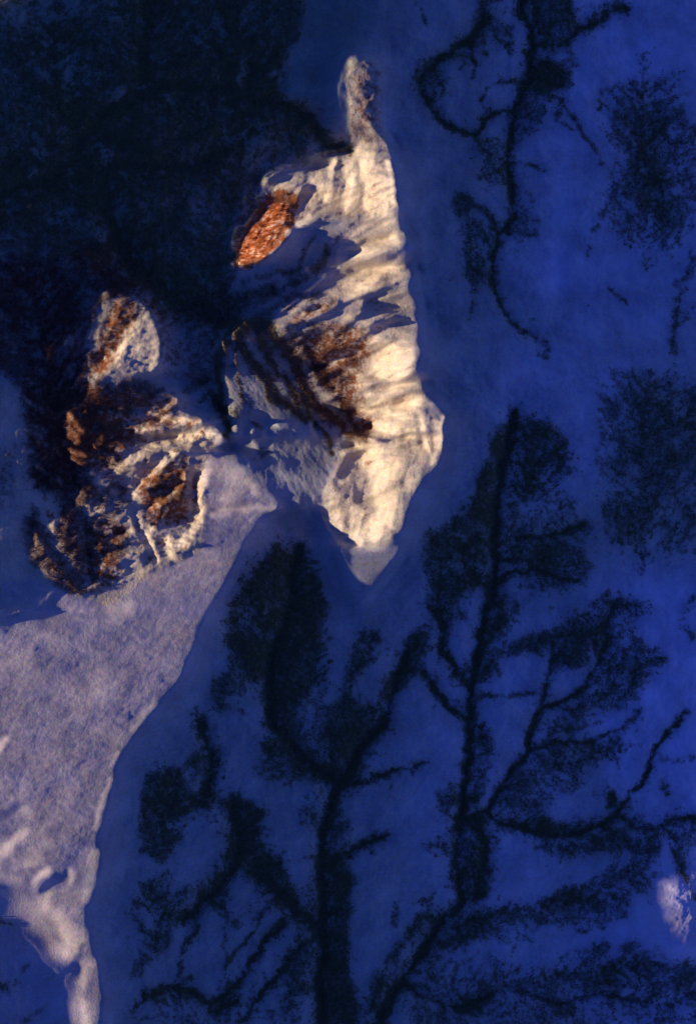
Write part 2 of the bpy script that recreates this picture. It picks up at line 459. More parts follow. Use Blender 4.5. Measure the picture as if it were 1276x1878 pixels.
# --- north-east
area("880,-200 955,-200 950,-20 905,0 905,35 890,50 872,30 875,0", .9, 5)
area("960,-200 1070,-200 1050,0 1055,40 1048,75 1020,92 990,88 978,60", .82, 6)
area("1030,45 1085,28 1110,-10 1160,0 1155,18 1115,28 1080,50 1040,78", .70, 7)
rav("965,-160 958,0 972,40 979,80 976,120 960,160 946,200 938,250 935,300 940,345 944,385 930,415", 9, 5, 1.1, 1.0)
rav("930,415 912,440 904,475 905,510 918,560 945,600 985,628", 5, 1.5, .95, .6)
rav("1040,72 1080,42 1120,18 1155,8", 7, 4, .95, .6)
area("972,95 1010,100 1050,128 1052,155 1015,168 975,175 948,158 955,135", .95, 5)
area("1000,80 1060,90 1070,140 1050,120 1010,100", .5, 7)
area("955,165 1000,170 1010,200 985,240 955,250 945,215", .50, 7)
rav("890,25 872,58 845,82 815,98 795,118", 8, 5, 1.05, .7)
rav("795,118 775,135 775,165 792,195 805,215 840,238 868,243 890,215 918,200 945,196", 7, 4, .95, .5)
area("765,105 790,110 808,150 800,205 780,180 765,150", .55, 6)
line("765,0 772,20 782,42", 3, 2, .8); line("865,80 870,120 862,160", 5, 2, .85); line("848,85 850,110 840,122", 4, 2, .7)
line("885,60 892,98", 4, 2, .8); line("795,130 812,160 808,200", 4, 2, .85); line("882,178 905,152 930,145 955,146", 3, 3, .8)
line("868,243 880,262 905,250 935,255", 4, 4, .85); line("905,60 925,80 945,70", 5, 3, .6); line("928,40 940,100 950,90", 5, 3, .45)
line("1000,160 1030,180 1055,212 1068,236 1095,270 1108,305 1130,322", 5, 3, .72)
line("1030,170 1020,215 1060,235", 6, 3, .6)
area("880,262 935,262 936,350 915,335 875,325 890,300", .58, 6)
line("878,325 915,312 935,295", 4, 3, .8)
line("938,292 965,298 1000,309", 3, 2, .85); line("945,325 965,320", 2, 2, .7); line("945,355 970,350", 2, 1, .7)
area("935,370 975,345 985,400 990,425 955,430 935,410", .40, 6)
line("940,400 990,405", 4, 2, .7); line("930,425 985,428", 4, 2, .7); line("920,445 960,440", 4, 2, .6); line("915,470 940,465", 4, 2, .5)
line("845,362 862,375 848,385 840,372 850,365", 9, 9, 1.0); line("868,380 890,382 902,400 912,425", 6, 5, .9)
area("838,400 870,395 905,430 905,470 890,510 865,530 850,500 842,450", .62, 5)
area("870,440 895,440 890,470 872,470", .2, 3)
line("870,520 868,560 860,590", 7, 2, .5)
line("1000,622 1004,640 998,652", 6, 4, .85); line("972,583 980,583", 4, 3, .7); line("985,648 1000,650", 4, 2, .5)
line("1115,518 1135,540 1158,560", 3, 2, .7); line("1080,560 1095,568", 3, 2, .6); line("1078,480 1085,430 1105,390 1128,365", 2, 5, .55)
area("1100,175 1125,185 1175,190 1192,165 1215,130 1240,150 1240,205 1276,212 1430,200 1430,240 1276,240 1238,235 1222,262 1225,300 1245,340 1276,352 1430,350 1430,420 1276,385 1262,405 1258,440 1230,445 1200,415 1160,390 1120,378 1128,340 1142,310 1135,250 1112,225", .74, 18)
area("1225,240 1430,240 1430,350 1276,350 1235,320", .45, 8)
area("1110,150 1250,120 1276,160 1240,200 1150,190 1105,180", .34, 8)
area("1120,370 1170,380 1240,440 1235,480 1180,450 1130,420", .42, 10)
for k in range(14):
    x = 1102 + k * 10
    line("%d,%d %d,%d" % (x, 195 - (k % 3) * 8, x + 4, 160 - (k * 37) % 32), 4, 1.2, .7)
    line("%d,%d %d,%d" % (x + 18, 385 + k * 3, x + 14, 425 + k * 3 + (k * 29) % 24), 4, 1.2, .6)
line("1276,470 1250,540 1240,600 1236,645", 9, 5, .65); line("1276,560 1250,590", 8, 4, .6); line("1250,470 1235,545", 4, 3, .4)
# --- eastern slope, loose wood
area("1092,680 1150,672 1215,690 1430,690 1430,1000 1276,1000 1240,1030 1200,1000 1150,970 1105,930 1090,850 1096,760", .42, 16)
area("1170,740 1276,720 1430,740 1430,860 1250,860 1200,900 1150,840", .60, 16)
for k in range(16):
    x = 1108 + k * 11
    line("%d,%d %d,%d" % (x, 925 + (k * 13) % 20, x + 5 + k % 3, 985 + (k * 41) % 70), 5, 1.5, .58)
line("1190,930 1175,1000 1180,1050", 8, 3, .6); line("1230,980 1235,1040", 6, 2, .5); line("1276,1100 1250,1140 1276,1170", 8, 6, .45)

# --- the great branching wood east of the ridge
area("928,752 950,755 958,800 940,850 918,900 922,960 918,1010 880,1010 845,985 800,975 850,945 868,900 885,850 910,800", .90, 5)
area("950,760 990,765 1035,800 1052,845 1025,890 1050,930 1078,960 1076,1070 1005,1085 960,1060 925,1010 922,900 942,850", .55, 8)
area("985,770 1035,800 1050,840 1010,880 960,900 940,870 970,820", .70, 8)
area("958,920 1000,900 1040,930 1060,950 1000,975 955,975", .25, 7)
area("778,965 850,945 895,960 912,1060 908,1130 885,1170 850,1140 790,1135 776,1060", .74, 8)
area("835,1015 870,1030 860,1050 830,1035", .35, 5)
area("850,1085 890,1080 896,1110 880,1165 852,1170 838,1120", .15, 6)
area("928,1032 985,1035 955,1050 920,1062", .12, 4)
area("910,1090 1000,1085 960,1130 930,1160 908,1180", .22, 7)
rav("944,755 932,800 918,850 912,900 912,960 908,1010 906,1060 898,1110 884,1155 872,1205 866,1270 861,1330 858,1400 850,1450 840,1500", 7, 8, 1.1, 1.3)
area("905,1100 935,1100 935,1150 900,1185 880,1200 885,1150", .80, 6)
rav("906,1072 935,1052 985,1046 1020,1058 1058,1068", 5, 4, 1.0, .6)
rav("915,1028 950,1026 990,1038", 4, 4, 1.0, .4); rav("945,985 1000,983 1040,970 1072,958", 5, 3, .95, .4)
rav("903,1100 882,1072 858,1045 845,1000", 6, 4, 1.0, .5)
line("985,1040 1050,1050 1075,1040", 8, 8, .6); area("1040,1030 1078,1035 1076,1065 1040,1060", .65, 5)
line("955,1075 1040,1075", 5, 4, .45); line("940,1110 1000,1120 1030,1110", 4, 4, .3)
rav("795,1115 812,1155 812,1195 832,1235 862,1272", 8, 6, 1.0, .6); rav("778,1235 798,1270 830,1305 860,1322", 7, 5, .95, .6)
line("815,1125 880,1125", 3, 3, .7); line("866,1275 930,1277 985,1271", 3, 2, .85); line("790,1300 800,1285", 4, 2, .5)
line("880,1210 900,1200 910,1230", 6, 5, .6); area("868,1225 905,1215 905,1250 870,1262", .55, 5)
line("855,1340 880,1335 890,1380 870,1470", 10, 8, .7)
area("885,1212 945,1172 1030,1150 1095,1100 1105,1083 1145,1088 1140,1110 1190,1108 1150,1160 1120,1195 1065,1235 1020,1232 980,1195 930,1205", .64, 6)
area("1120,1100 1190,1110 1170,1150 1120,1170", .45, 8)
rav("838,1512 862,1500 896,1490 912,1455 942,1410 970,1375 978,1335 994,1303 1038,1282 1078,1252 1102,1214 1118,1172 1130,1110", 7, 3, 1.0, .8)
rav("994,1305 1002,1258 1016,1200", 4, 3, .95, .4); line("1004,1250 1040,1232", 3, 2, .8)
rav("970,1372 1030,1364 1090,1362", 5, 4, .95, .4); line("1090,1362 1140,1340 1178,1302", 4, 4, .8)
area("1095,1235 1115,1200 1165,1172 1190,1175 1232,1210 1228,1225 1205,1222 1198,1250 1180,1255 1172,1285 1145,1290 1100,1330 1060,1345 1010,1350 1000,1330 1050,1290", .56, 6)
area("1000,1362 1090,1362 1120,1350 1160,1370 1130,1400 1080,1395 1062,1450 1010,1480 960,1495 912,1488 925,1440 965,1390", .55, 7)
area("1095,1295 1140,1270 1130,1300 1090,1325 1020,1335", .25, 5)
area("990,1440 1050,1440 1010,1475 950,1480", .3, 6)
rav("1130,1500 1158,1455 1195,1400 1225,1350 1262,1310", 6, 4, .95, .6); area("1110,1455 1145,1445 1135,1490 1115,1485", .8, 5)
line("1250,1320 1276,1330", 5, 4, .7); line("1200,1400 1276,1395", 5, 4, .5); line("1215,1440 1230,1460", 9, 5, .6)
rav("896,1490 925,1518 980,1532 1035,1537 1085,1520 1130,1502 1172,1522 1215,1518 1276,1508 1400,1500", 6, 5, 1.0, .8)
area("930,1495 1000,1500 1030,1512 1070,1515 1060,1535 990,1530 940,1515", .85, 5)
area("960,1545 1050,1545 1120,1515 1180,1530 1225,1520 1225,1555 1200,1590 1160,1575 1110,1570 1040,1578 985,1562", .62, 6)
area("1120,1560 1200,1590 1195,1630 1165,1650 1150,1695 1120,1705 1075,1730 1050,1705 960,1695 900,1720 850,1730 780,1780 745,1805 760,1770 820,1700 850,1672 960,1665 1010,1650 1060,1625 1100,1625", .52, 6)
area("1000,1650 1060,1628 1075,1650 1040,1670 985,1675", .82, 6)
area("840,1690 900,1670 980,1680 900,1705 830,1740 790,1760", .74, 8)
area("1115,1570 1150,1570 1160,1590 1120,1590", .12, 4)
rav("845,1500 836,1560 842,1610 846,1665", 9, 6, 1.0, .8); rav("872,1508 892,1560 888,1600 878,1650", 11, 9, .92, .5)
area("845,1540 905,1560 900,1600 880,1665 845,1665", .72, 6); area("835,1530 860,1525 858,1560 840,1560", .2, 4)
area("795,1450 835,1450 840,1480 820,1500 800,1475", .55, 6); area("775,1545 830,1540 835,1570 790,1570", .52, 6)
line("820,1560 835,1620 825,1600", 6, 4, .6)
rav("838,1665 812,1690 788,1725 760,1770 735,1805 715,1840 695,1880 660,1960", 9, 12, 1.05, .9)
line("812,1680 770,1690 745,1730 720,1770 700,1800", 9, 9, .8); line("725,1660 722,1700", 5, 4, .7); line("800,1640 760,1665", 3, 3, .6)
area("735,1745 760,1740 755,1765 735,1780", .15, 4); line("700,1790 690,1840 670,1878", 10, 12, .7)
rav("742,1805 768,1836 815,1850 860,1850 900,1830 945,1822 1000,1838 1050,1845 1090,1832 1140,1838 1190,1850 1235,1855 1276,1832 1400,1800", 7, 6, 1.0, .8)
area("755,1780 840,1760 1000,1780 1060,1750 1130,1730 1180,1745 1276,1770 1430,1760 1430,2060 740,2060 745,1830", .34, 12)
area("1060,1770 1180,1760 1276,1790 1276,1830 1180,1850 1080,1830", .60, 10)
area("840,1835 900,1835 880,1870 830,1862", .85, 5); area("1010,1850 1060,1850 1060,1878 1015,1878", .7, 7)
area("1015,1780 1050,1785 1045,1805 1015,1800", .55, 6); area("900,1730 980,1700 1000,1730 930,1760", .25, 10)
line("1098,1748 1118,1738", 4, 3, .8); line("1140,1762 1160,1738 1176,1725", 6, 4, .8); line("1230,1790 1276,1765", 7, 5, .7)
rav("1226,1525 1240,1575 1258,1610 1285,1660", 6, 3, .8, .4); area("1225,1530 1250,1540 1262,1590 1240,1600", .55, 5)
area("1130,1500 1276,1510 1276,1560 1230,1540 1150,1540", .40, 8)
area("1276,1230 1276,1290 1262,1270", .4, 5)

# --- woods below the shaded lip, west and south
area("498,1005 512,998 522,1012 552,995 558,1012 572,1040 585,1075 606,1115 588,1145 592,1185 580,1235 572,1300 545,1335 505,1330 492,1265 455,1245 425,1215 408,1190 418,1150 425,1100 465,1060 472,1030", .84, 5)
area("435,1100 470,1100 480,1160 450,1170 430,1150", .5, 7); area("440,1130 480,1160 490,1180 455,1150", .25, 3)
area("500,1060 530,1050 520,1110 495,1120", .6, 7)
for k in range(20):
    t = k / 19.0
    x = 555 + 35 * math.sin(t * 2.4); y = 1020 + t * 270
    line("%d,%d %d,%d" % (x - 14, y + 14, x + 16 + (k * 7) % 10, y - 8), 3.5, 1, .95)
    x = 470 - 50 * math.sin(t * 2.2)
    line("%d,%d %d,%d" % (x + 16, y + 16, x - 4 - (k * 5) % 10, y - 2), 3.5, 1, .85)
area("392,1235 440,1225 468,1235 455,1265 430,1300 395,1305 385,1270", .62, 6)
area("418,1275 440,1272 432,1288 418,1288", .1, 3)
rav("548,1010 540,1090 520,1150 500,1200 495,1270 510,1340 550,1385 598,1420 618,1445", 9, 12, 1.1, 1.2)
area("490,1320 550,1330 560,1365 590,1385 600,1430 560,1420 510,1410 470,1380 480,1340", .80, 8)
area("460,1380 520,1400 560,1420 600,1440 590,1470 570,1480 560,1440 500,1430 460,1420", .55, 8)
area("545,1290 600,1260 610,1330 590,1380 560,1360", .45, 10)
area("640,1185 665,1160 690,1150 702,1180 680,1225 650,1240 645,1290 625,1290 612,1260 630,1235", .68, 6)
area("600,1290 645,1280 665,1300 705,1275 728,1225 735,1180 760,1150 790,1145 785,1190 758,1240 722,1310 680,1370 640,1420 605,1435 590,1400 590,1340", .84, 6)
area("650,1250 700,1230 690,1265 655,1285", .15, 5)
rav("745,1200 715,1290 670,1360 632,1425 605,1480 590,1540 587,1600 588,1700 590,1900", 12, 12, 1.1, 1.2)
rav("620,1443 655,1433 700,1422 740,1412 778,1398", 6, 2.5, .95, .5); rav("598,1582 640,1568 665,1545 712,1532", 13, 3, .98, .5)
area("590,1480 640,1490 645,1530 620,1540 590,1560", .60, 8)
area("578,1580 625,1575 650,1600 640,1680 640,1790 660,1830 650,1900 660,2060 570,2060 578,1878", .88, 6)
area("700,1290 760,1250 790,1300 760,1330 720,1350", .1, 8)
rav("368,1320 378,1370 385,1420 380,1455", 10, 12, .9, .5); area("340,1380 385,1350 392,1400 355,1440", .55, 7)
area("255,1440 275,1415 300,1410 335,1412 345,1445 385,1455 430,1460 475,1480 480,1505 430,1505 360,1500 335,1530 315,1575 290,1580 262,1560 255,1520 262,1480", .80, 5)
area("335,1500 360,1480 410,1480 425,1500 415,1560 390,1610 350,1660 320,1690 300,1670 330,1600 320,1560 340,1540", .12, 5)
area("305,1500 345,1490 350,1520 320,1540", .5, 4)
rav("430,1470 440,1520 432,1580 405,1620 370,1650 335,1680", 12, 8, 1.0, .7)
area("430,1480 485,1480 480,1540 525,1590 545,1650 520,1670 480,1630 450,1600 400,1620 370,1650 360,1640 410,1590", .88, 6)
rav("470,1580 505,1630 540,1670 582,1700", 14, 14, 1.05, .7)
area("440,1640 500,1640 490,1680 450,1690", .3, 6)
area("248,1640 285,1600 312,1590 305,1640 335,1670 320,1720 275,1770 240,1815 240,1780 268,1725 250,1690", .62, 6)
area("262,1660 290,1655 290,1700 265,1700", .1, 4)
line("335,1685 355,1680 365,1710 340,1730 325,1800", 5, 4, .8); line("330,1680 330,1640 370,1620", 5, 4, .8)
rav("578,1712 545,1740 515,1785 475,1830 440,1878", 8, 4, 1.0, .5); rav("520,1690 480,1730 450,1785 415,1825 385,1840", 6, 5, .95, .5)
line("495,1650 470,1700 430,1750 415,1775", 4, 3, .8); line("410,1700 420,1800", 4, 3, .6); line("540,1770 525,1878", 6, 4, .7)
line("435,1690 400,1660 380,1640", 8, 6, .7); line("545,1745 570,1760 582,1755", 4, 3, .8)
rav("248,1850 272,1818 330,1812 360,1820 385,1855 430,1835", 6, 8, .95, .4); line("285,1830 310,1838 340,1825", 10, 9, .8)
line("320,1800 350,1790", 5, 3, .6); line("385,1850 400,1878", 8, 8, .6); line("560,1800 545,1878", 8, 5, .5)
area("540,1700 580,1720 580,1800 550,1840 520,1878 500,1878 520,1800", .45, 8)
area("240,1830 420,1850 560,1850 560,2060 240,2060", .30, 14)
area("515,1440 560,1420 585,1480 575,1560 545,1600 520,1560 500,1500", .12, 8)
line("560,1480 585,1510 580,1560", 6, 6, .6); area("555,1600 578,1590 575,1660 550,1650", .15, 5)

# twigs: small wooded side valleys that leave every ravine pointing upstream, and fork again
TW = np.zeros((NV, NU), np.float32)
DB = blur(D, 6)
trng = np.random.default_rng(77)


def at(a, x, y):
    return a[int(np.clip((y - V0) / ST, 0, NV - 1)), int(np.clip((x - U0) / ST, 0, NU - 1))]


def seg(ax, ay, bx, by, w):
    pad = w * 2 + 22
    x0 = max(int((min(ax, bx) - pad - U0) / ST), 0); x1 = min(int((max(ax, bx) + pad - U0) / ST) + 2, NU)
    y0 = max(int((min(ay, by) - pad - V0) / ST), 0); y1 = min(int((max(ay, by) + pad - V0) / ST) + 2, NV)
    if x1 <= x0 or y1 <= y0: return
    X = WX[y0:y1, x0:x1] - ax; Y = WY[y0:y1, x0:x1] - ay
    dx, dy = bx - ax, by - ay
    t = np.clip((X * dx + Y * dy) / (dx * dx + dy * dy + 1e-6), 0, 1)
    d = np.hypot(X - t * dx, Y - t * dy)
    c = np.clip(1.25 - d / (w + .8), 0, 1)
    TW[y0:y1, x0:x1] = np.maximum(TW[y0:y1, x0:x1], c)


def twig(x, y, a, w, lmax, level):
    n = 0
    bend = trng.normal(0, .05)
    while n < lmax:
        st = 5.0
        a += bend + trng.normal(0, .07)
        nx_, ny_ = x + st * math.cos(a), y + st * math.sin(a)
        if nx_ < -60 or nx_ > W + 60 or ny_ < -60 or ny_ > H + 60: return
        if at(fac, nx_, ny_) > .04 or (440 < nx_ < 700 and 520 < ny_ < 820): return
        if n > 12 and at(DB, nx_, ny_) < .16: return
        ww = w * (1 - .75 * n / lmax)
        seg(x, y, nx_, ny_, ww)
        if level < 2 and n > 5 and trng.random() < .27:
            sgn = 1 if trng.random() < .5 else -1
            twig(nx_, ny_, a + sgn * trng.uniform(.5, .95), ww * .7, (lmax - n) * trng.uniform(.4, .8) + 5, level + 1)
        x, y = nx_, ny_; n += st


EXTRA = ["100,60 110,200 95,340", "420,0 430,120 400,180", "430,230 440,300 420,420", "60,520 90,640 110,760 120,900",
    "1185,90 1180,200 1170,330 1190,500", "1260,240 1200,330", "1190,690 1180,820 1185,1050", "985,770 965,920", "1150,1100 1060,1130 940,1200",
    "1190,1190 1130,1260 1060,1320", "1160,1380 1100,1380 1010,1410", "330,1420 310,1500", "280,1620 290,1740", "540,1020 520,1150 515,1240", "455,1080 490,1240",
    "1190,1600 1000,1660 850,1700", "1200,1770 1000,1800 850,1830", "545,1740 520,1878", "265,1450 300,1470 380,1470", "690,1160 655,1240 630,1290",
    "870,1520 890,1600 870,1660", "1060,830 960,900", "1270,760 1200,800"]
for sp in [q[0] for q in RAV] + EXTRA:
    p = np.array(P(sp), float)
    if np.dot(p[-1] - p[0], (-.35, 1)) < 0: p = p[::-1]
    sd = 1
    for i in range(len(p) - 1):
        (ax, ay), (bx, by) = p[i], p[i + 1]
        l = math.hypot(bx - ax, by - ay); base = math.atan2(ay - by, ax - bx)
        t = trng.uniform(0, 7)
        while t < l:
            x, y = ax + (bx - ax) * t / l, ay + (by - ay) * t / l
            inside = at(DB, x + 18 * math.cos(base + sd * .8), y + 18 * math.sin(base + sd * .8))
            lm = trng.uniform(10, 20) + (trng.uniform(20, 85) if inside > .3 else 0)
            twig(x, y, base + sd * trng.uniform(.6, 1.05), trng.uniform(1.7, 3.0) + (.8 if inside > .3 else 0), lm, 0)
            sd = -sd
            t += trng.uniform(6, 11)

# side gullies: every ravine is fed by slanting runnels; s runs down the ravine, d away from it
GD = np.full((NV, NU), 1e6, np.float32); GS = np.zeros((NV, NU), np.float32)
FANS = [sp for sp, _, _ in RAV] + ["100,60 110,200 95,340", "420,0 430,120 400,180", "430,230 440,300 420,420", "60,520 90,640 110,760 120,900",
    "1185,60 1180,200 1170,330 1190,520", "1260,240 1200,330", "1190,680 1180,820 1185,1060", "985,770 975,900", "1060,1130 980,1190",
    "1130,1260 1060,1320", "1100,1380 1010,1420", "330,1420 310,1500", "280,1620 290,1740", "520,1050 515,1240", "470,1090 490,1240",
    "1150,1600 1000,1660 850,1700", "1200,1780 1000,1800 850,1830", "545,1740 520,1878"]
for n_, sp in enumerate(FANS):
    p = np.array(P(sp), float)
    if np.dot(p[-1] - p[0], (-.35, 1)) < 0: p = p[::-1]
    L0 = 1000.0 * n_
    for i in range(len(p) - 1):
        (ax, ay), (bx, by) = p[i], p[i + 1]
        pad = 95
        x0 = max(int((min(ax, bx) - pad - U0) / ST), 0); x1 = min(int((max(ax, bx) + pad - U0) / ST) + 2, NU)
        y0 = max(int((min(ay, by) - pad - V0) / ST), 0); y1 = min(int((max(ay, by) + pad - V0) / ST) + 2, NV)
        dx, dy = bx - ax, by - ay; l = math.hypot(dx, dy)
        if x1 > x0 and y1 > y0:
            X = WX[y0:y1, x0:x1] - ax; Y = WY[y0:y1, x0:x1] - ay
            t = (X * dx + Y * dy) / l
            tc_ = np.clip(t, 0, l)
            d = np.hypot(X - tc_ * dx / l, Y - tc_ * dy / l)
            side = np.sign(X * dy - Y * dx)
            a = GD[y0:y1, x0:x1]; b_ = GS[y0:y1, x0:x1]
            k_ = d < a
            a[k_] = d[k_]; b_[k_] = (L0 + (t + .85 * d) + side * 400)[k_]
        L0 += l
gd = np.minimum(GD, 90)
runnel = .5 * fbm(GS, gd * .28, 11, 3, 351, .6, ridged=True) + .5 * fbm(GS, gd * .5, 24, 4, 361, .6, ridged=True)
runnel = (runnel - .12) * 2.2
nearr = np.exp(-GD / 26.0)
# feathered, speckled canopy
fine = fbm(UU, VV, 9, 4, 301, .7)
mid_ = fbm(UU, VV, 38, 4, 311, .6)
a6, b6 = rot(UU, VV, 72, 3.0, 1.0)
feath = fbm(a6, b6, 12, 4, 321, .6)
wild = (UU < 0) | (UU > W) | (VV < 0) | (VV > H)
outn = sstep(fbm(UU, VV, 260, 5, 331) + .02, 0, .35) * .8
D0 = D
D = np.maximum(blur(D, 2), .34 * nearr * sstep(blur(D, 25), .02, .25))
D = np.maximum(D * .92, TW * (.50 + .22 * sstep(DB, .1, .6)))
Dn = D + (.50 * fine + .75 * runnel + .30 * mid_ + .12 * feath) * sstep(D, .04, .28) * (1.15 - .62 * np.clip(D, 0, 1))
grainy = fbm(*rot(UU, VV, 84, 2.6, 1.0), 6, 3, 341, .7)
core = np.maximum(sstep(CORE, .25, .85), .60 * sstep(TW, .25, .9))
nw = blur(poly_mask(P('-200,-200 540,-200 520,150 600,250 420,300 420,600 300,560 190,700 200,900 120,1050 -200,700')).astype(np.float32), 20)
thick = np.clip(.17 + .60 * sstep(D0, .15, .95) * (1 - .15 * nw) + .50 * core + nw * (.12 + .42 * sstep(TW, .2, .8)) + .30 * mid_ + .30 * grainy + .28 * runnel, .10, 1)
forest = sstep(Dn, .26, .62) * thick
# trees stay off the brightest rock of the crest
forest *= 1 - .9 * sstep(fac, .45, .65) * (1 - sstep(D, .6, .9))

# ------------------------------------------------------------------ relief, second part: hollows in the shaded ground
set_warp(5, 30, 61)
shade = (fac < .03).astype(np.float32)
far = blur(shade, 45)
near = blur(shade, 16)
depth = 3 * sstep(blur(shade, 7), .5, .95) + 14 * sstep(near, .55, 1.0) + 26 * sstep(far, .55, 1.0)
big = fbm(UU, VV, 170, 5, 401, .5)
rdg = fbm(UU, VV, 90, 5, 411, .5, ridged=True)
rel = sstep(blur(shade, 22), .72, 1.0)
keep = np.ones_like(h)
keep -= np.clip(blur(knoll, 30) * 2.2, 0, 1)
depth = depth * np.clip(keep, 0, 1)
h = h - depth
# ground that lies in the lee of higher ground upwind of the sun must stay below the line of the light
T_ = math.tan(SUN_EL)
xcol = (np.arange(NU) * ST * T_).astype(np.float32)


def settle(h, shmask, sg=3, eps=.35, cap=None):
    q = h + xcol[None]
    out = q.copy(); m = q[:, 0].copy(); prev = q[:, 0].copy()
    for c in range(1, NU):
        dq = q[:, c] - q[:, c - 1]
        if cap is not None: dq = np.where(shmask[:, c] < .5, np.minimum(dq, cap[:, c]), dq)
        nq = prev + dq
        lim = np.minimum(nq, np.maximum(m - eps, prev - .3))
        nq = nq + (lim - nq) * shmask[:, c]
        m = np.maximum(m, nq); prev = nq; out[:, c] = nq
    off = out - q
    n = int(3 * sg)
    k = np.exp(-.5 * (np.arange(-n, n + 1) / sg) ** 2); k /= k.sum()
    p = np.pad(off, ((n, n), (0, 0)), mode='edge')
    off = sum(k[i] * p[i:i + NV] for i in range(2 * n + 1))
    return h + off


shm = sstep(.045 - blur(fac, 3), 0, .03) * (1 - cen) * (1 - .9 * sstep(knolls, .75, 1.0)) * (1 - .9 * sstep(thr, .3, .9))
h = settle(h, shm, 12); h = settle(h, shm, 6); h = settle(h, shm, 3)
# broad shaded country is rounded off
w_ = sstep(blur(shade, 24), .86, 1.0) * (1 - np.clip(blur(cen, 10) * 1.5, 0, 1))
hs = blur(h, 70) - 6
west = sstep(UU, -150, -70); w_ = w_ * west
h = h * (1 - w_) + w_ * hs
w2 = sstep(blur(shade, 13), .88, 1.0) * (1 - cen) * west
h = h * (1 - w2) + w2 * blur(h, 14)
h += west * rel * keep.clip(0, 1) * (12 * np.minimum(big, .2) - 2 + 7 * (rdg - .4) + 2.2 * fbm(UU, VV, 34, 4, 435, .6))
carve = np.zeros_like(h)
for spec, w, dep in RAV:
    c = stroke(P(spec), w * .3, w * .3, 1.0)
    carve = np.maximum(carve, dep * c)
carve = blur(carve, 5) * .5 + blur(carve, 16) * .9
inshade = sstep(blur(shade, 10), .45, .95)
h -= west * sstep(blur(shade, 10), .45, .95) * (1.1 * np.clip(runnel + .4, 0, 1.2) * sstep(nearr, .02, .35) + .5 * fbm(UU, VV, 22, 4, 431, .6))
h -= (15 - 8 * nw) * west * carve * (.25 + .75 * inshade)
# keep the lee side under the line of the light, without moving anything else
q = h + xcol[None]
m = np.maximum.accumulate(np.where(shm < .5, q, q[:, :1]), 1)
q = np.where(shm > .5, np.minimum(q, m - .3), q)
h = q - xcol[None]
cb = .75 * np.clip(cen, 0, 1)
h = h * (1 - cb) + cb * blur(h, 12) + cen * (1.5 * fbm(a5, b5, 22, 5, 441, .65) + .8 * fbm(*rot(UU, VV, 48, 3.0, 1.0), 14, 4, 447, .65, ridged=True))
sb = .9 * blur(poly_mask(P('-40,1590 30,1600 80,1650 125,1740 150,1800 158,1910 100,1910 80,1820 30,1730 -40,1660')).astype(np.float32), 7)
h = h * (1 - sb) + sb * blur(h, 16)
# the half-lit valley floor and the spurs just reach the light
lm_ = np.clip(sstep(fac, .04, .09) * (cen + broken + knolls + swm) * (1 - kn0), 0, 1)
for _ in range(5):
    q = h + xcol[None]; m = np.maximum.accumulate(q, 1)
    dfc = np.clip(m - q, 0, 14 + 20 * swm) * lm_
    h += .8 * blur(dfc, 9) / (blur(lm_, 9) + .15) * sstep(blur(lm_, 7), .05, .6)
q = h + xcol[None]; m = np.maximum.accumulate(q, 1)
kn = np.clip(blur(np.clip(knoll, 0, 1), 10), 0, 1)
gap = float((m - q)[kn > .6].mean())
h += (gap + 3) * np.clip(blur(np.clip(knoll, 0, 1), 34) * 1.7, 0, 1) + 2.6 * kn * fbm(UU, VV, 20, 4, 197, .65)
# small roughness everywhere, in metres/10
fr = fbm(UU, VV, 7, 2, 421, .6)
h += (.10 + .22 * (broken + rocky * .5)) * fr
inner = (UU > 0) & (UU < W) & (VV > 0) & (VV < H)
h -= h[inner].mean()
Z = h * PXM

if os.environ.get('DEBUG_NPZ'):
    np.savez(os.environ['DEBUG_NPZ'], Z=Z, forest=forest, fac=fac, D=D, us=us, vs=vs)

# ------------------------------------------------------------------ the ground, cut into named stretches of country
EXT = 30
step = 20 * 1.27 ** np.arange(EXT)
xs = np.r_[(us[0] - np.cumsum(step))[::-1], us, us[-1] + np.cumsum(step)]
ys = np.r_[(vs[0] - np.cumsum(step))[::-1], vs, vs[-1] + np.cumsum(step)]
XX, YY = np.meshgrid(xs, ys)
ii = np.clip(np.arange(len(ys)) - EXT, 0, NV - 1); jj = np.clip(np.arange(len(xs)) - EXT, 0, NU - 1)


def ext(a):
    return a[np.ix_(ii, jj)]


out_d = np.hypot(np.maximum(np.maximum(us[0] - XX, XX - us[-1]), 0), np.maximum(np.maximum(vs[0] - YY, YY - vs[-1]), 0))
fade = np.exp(-out_d / 900.0)
ZE = ext(Z) * fade + (1 - fade) * (-900 + 600 * fbm(XX, YY, 700, 5, 501)) * np.clip(1 - out_d / 25000, 0, 1)

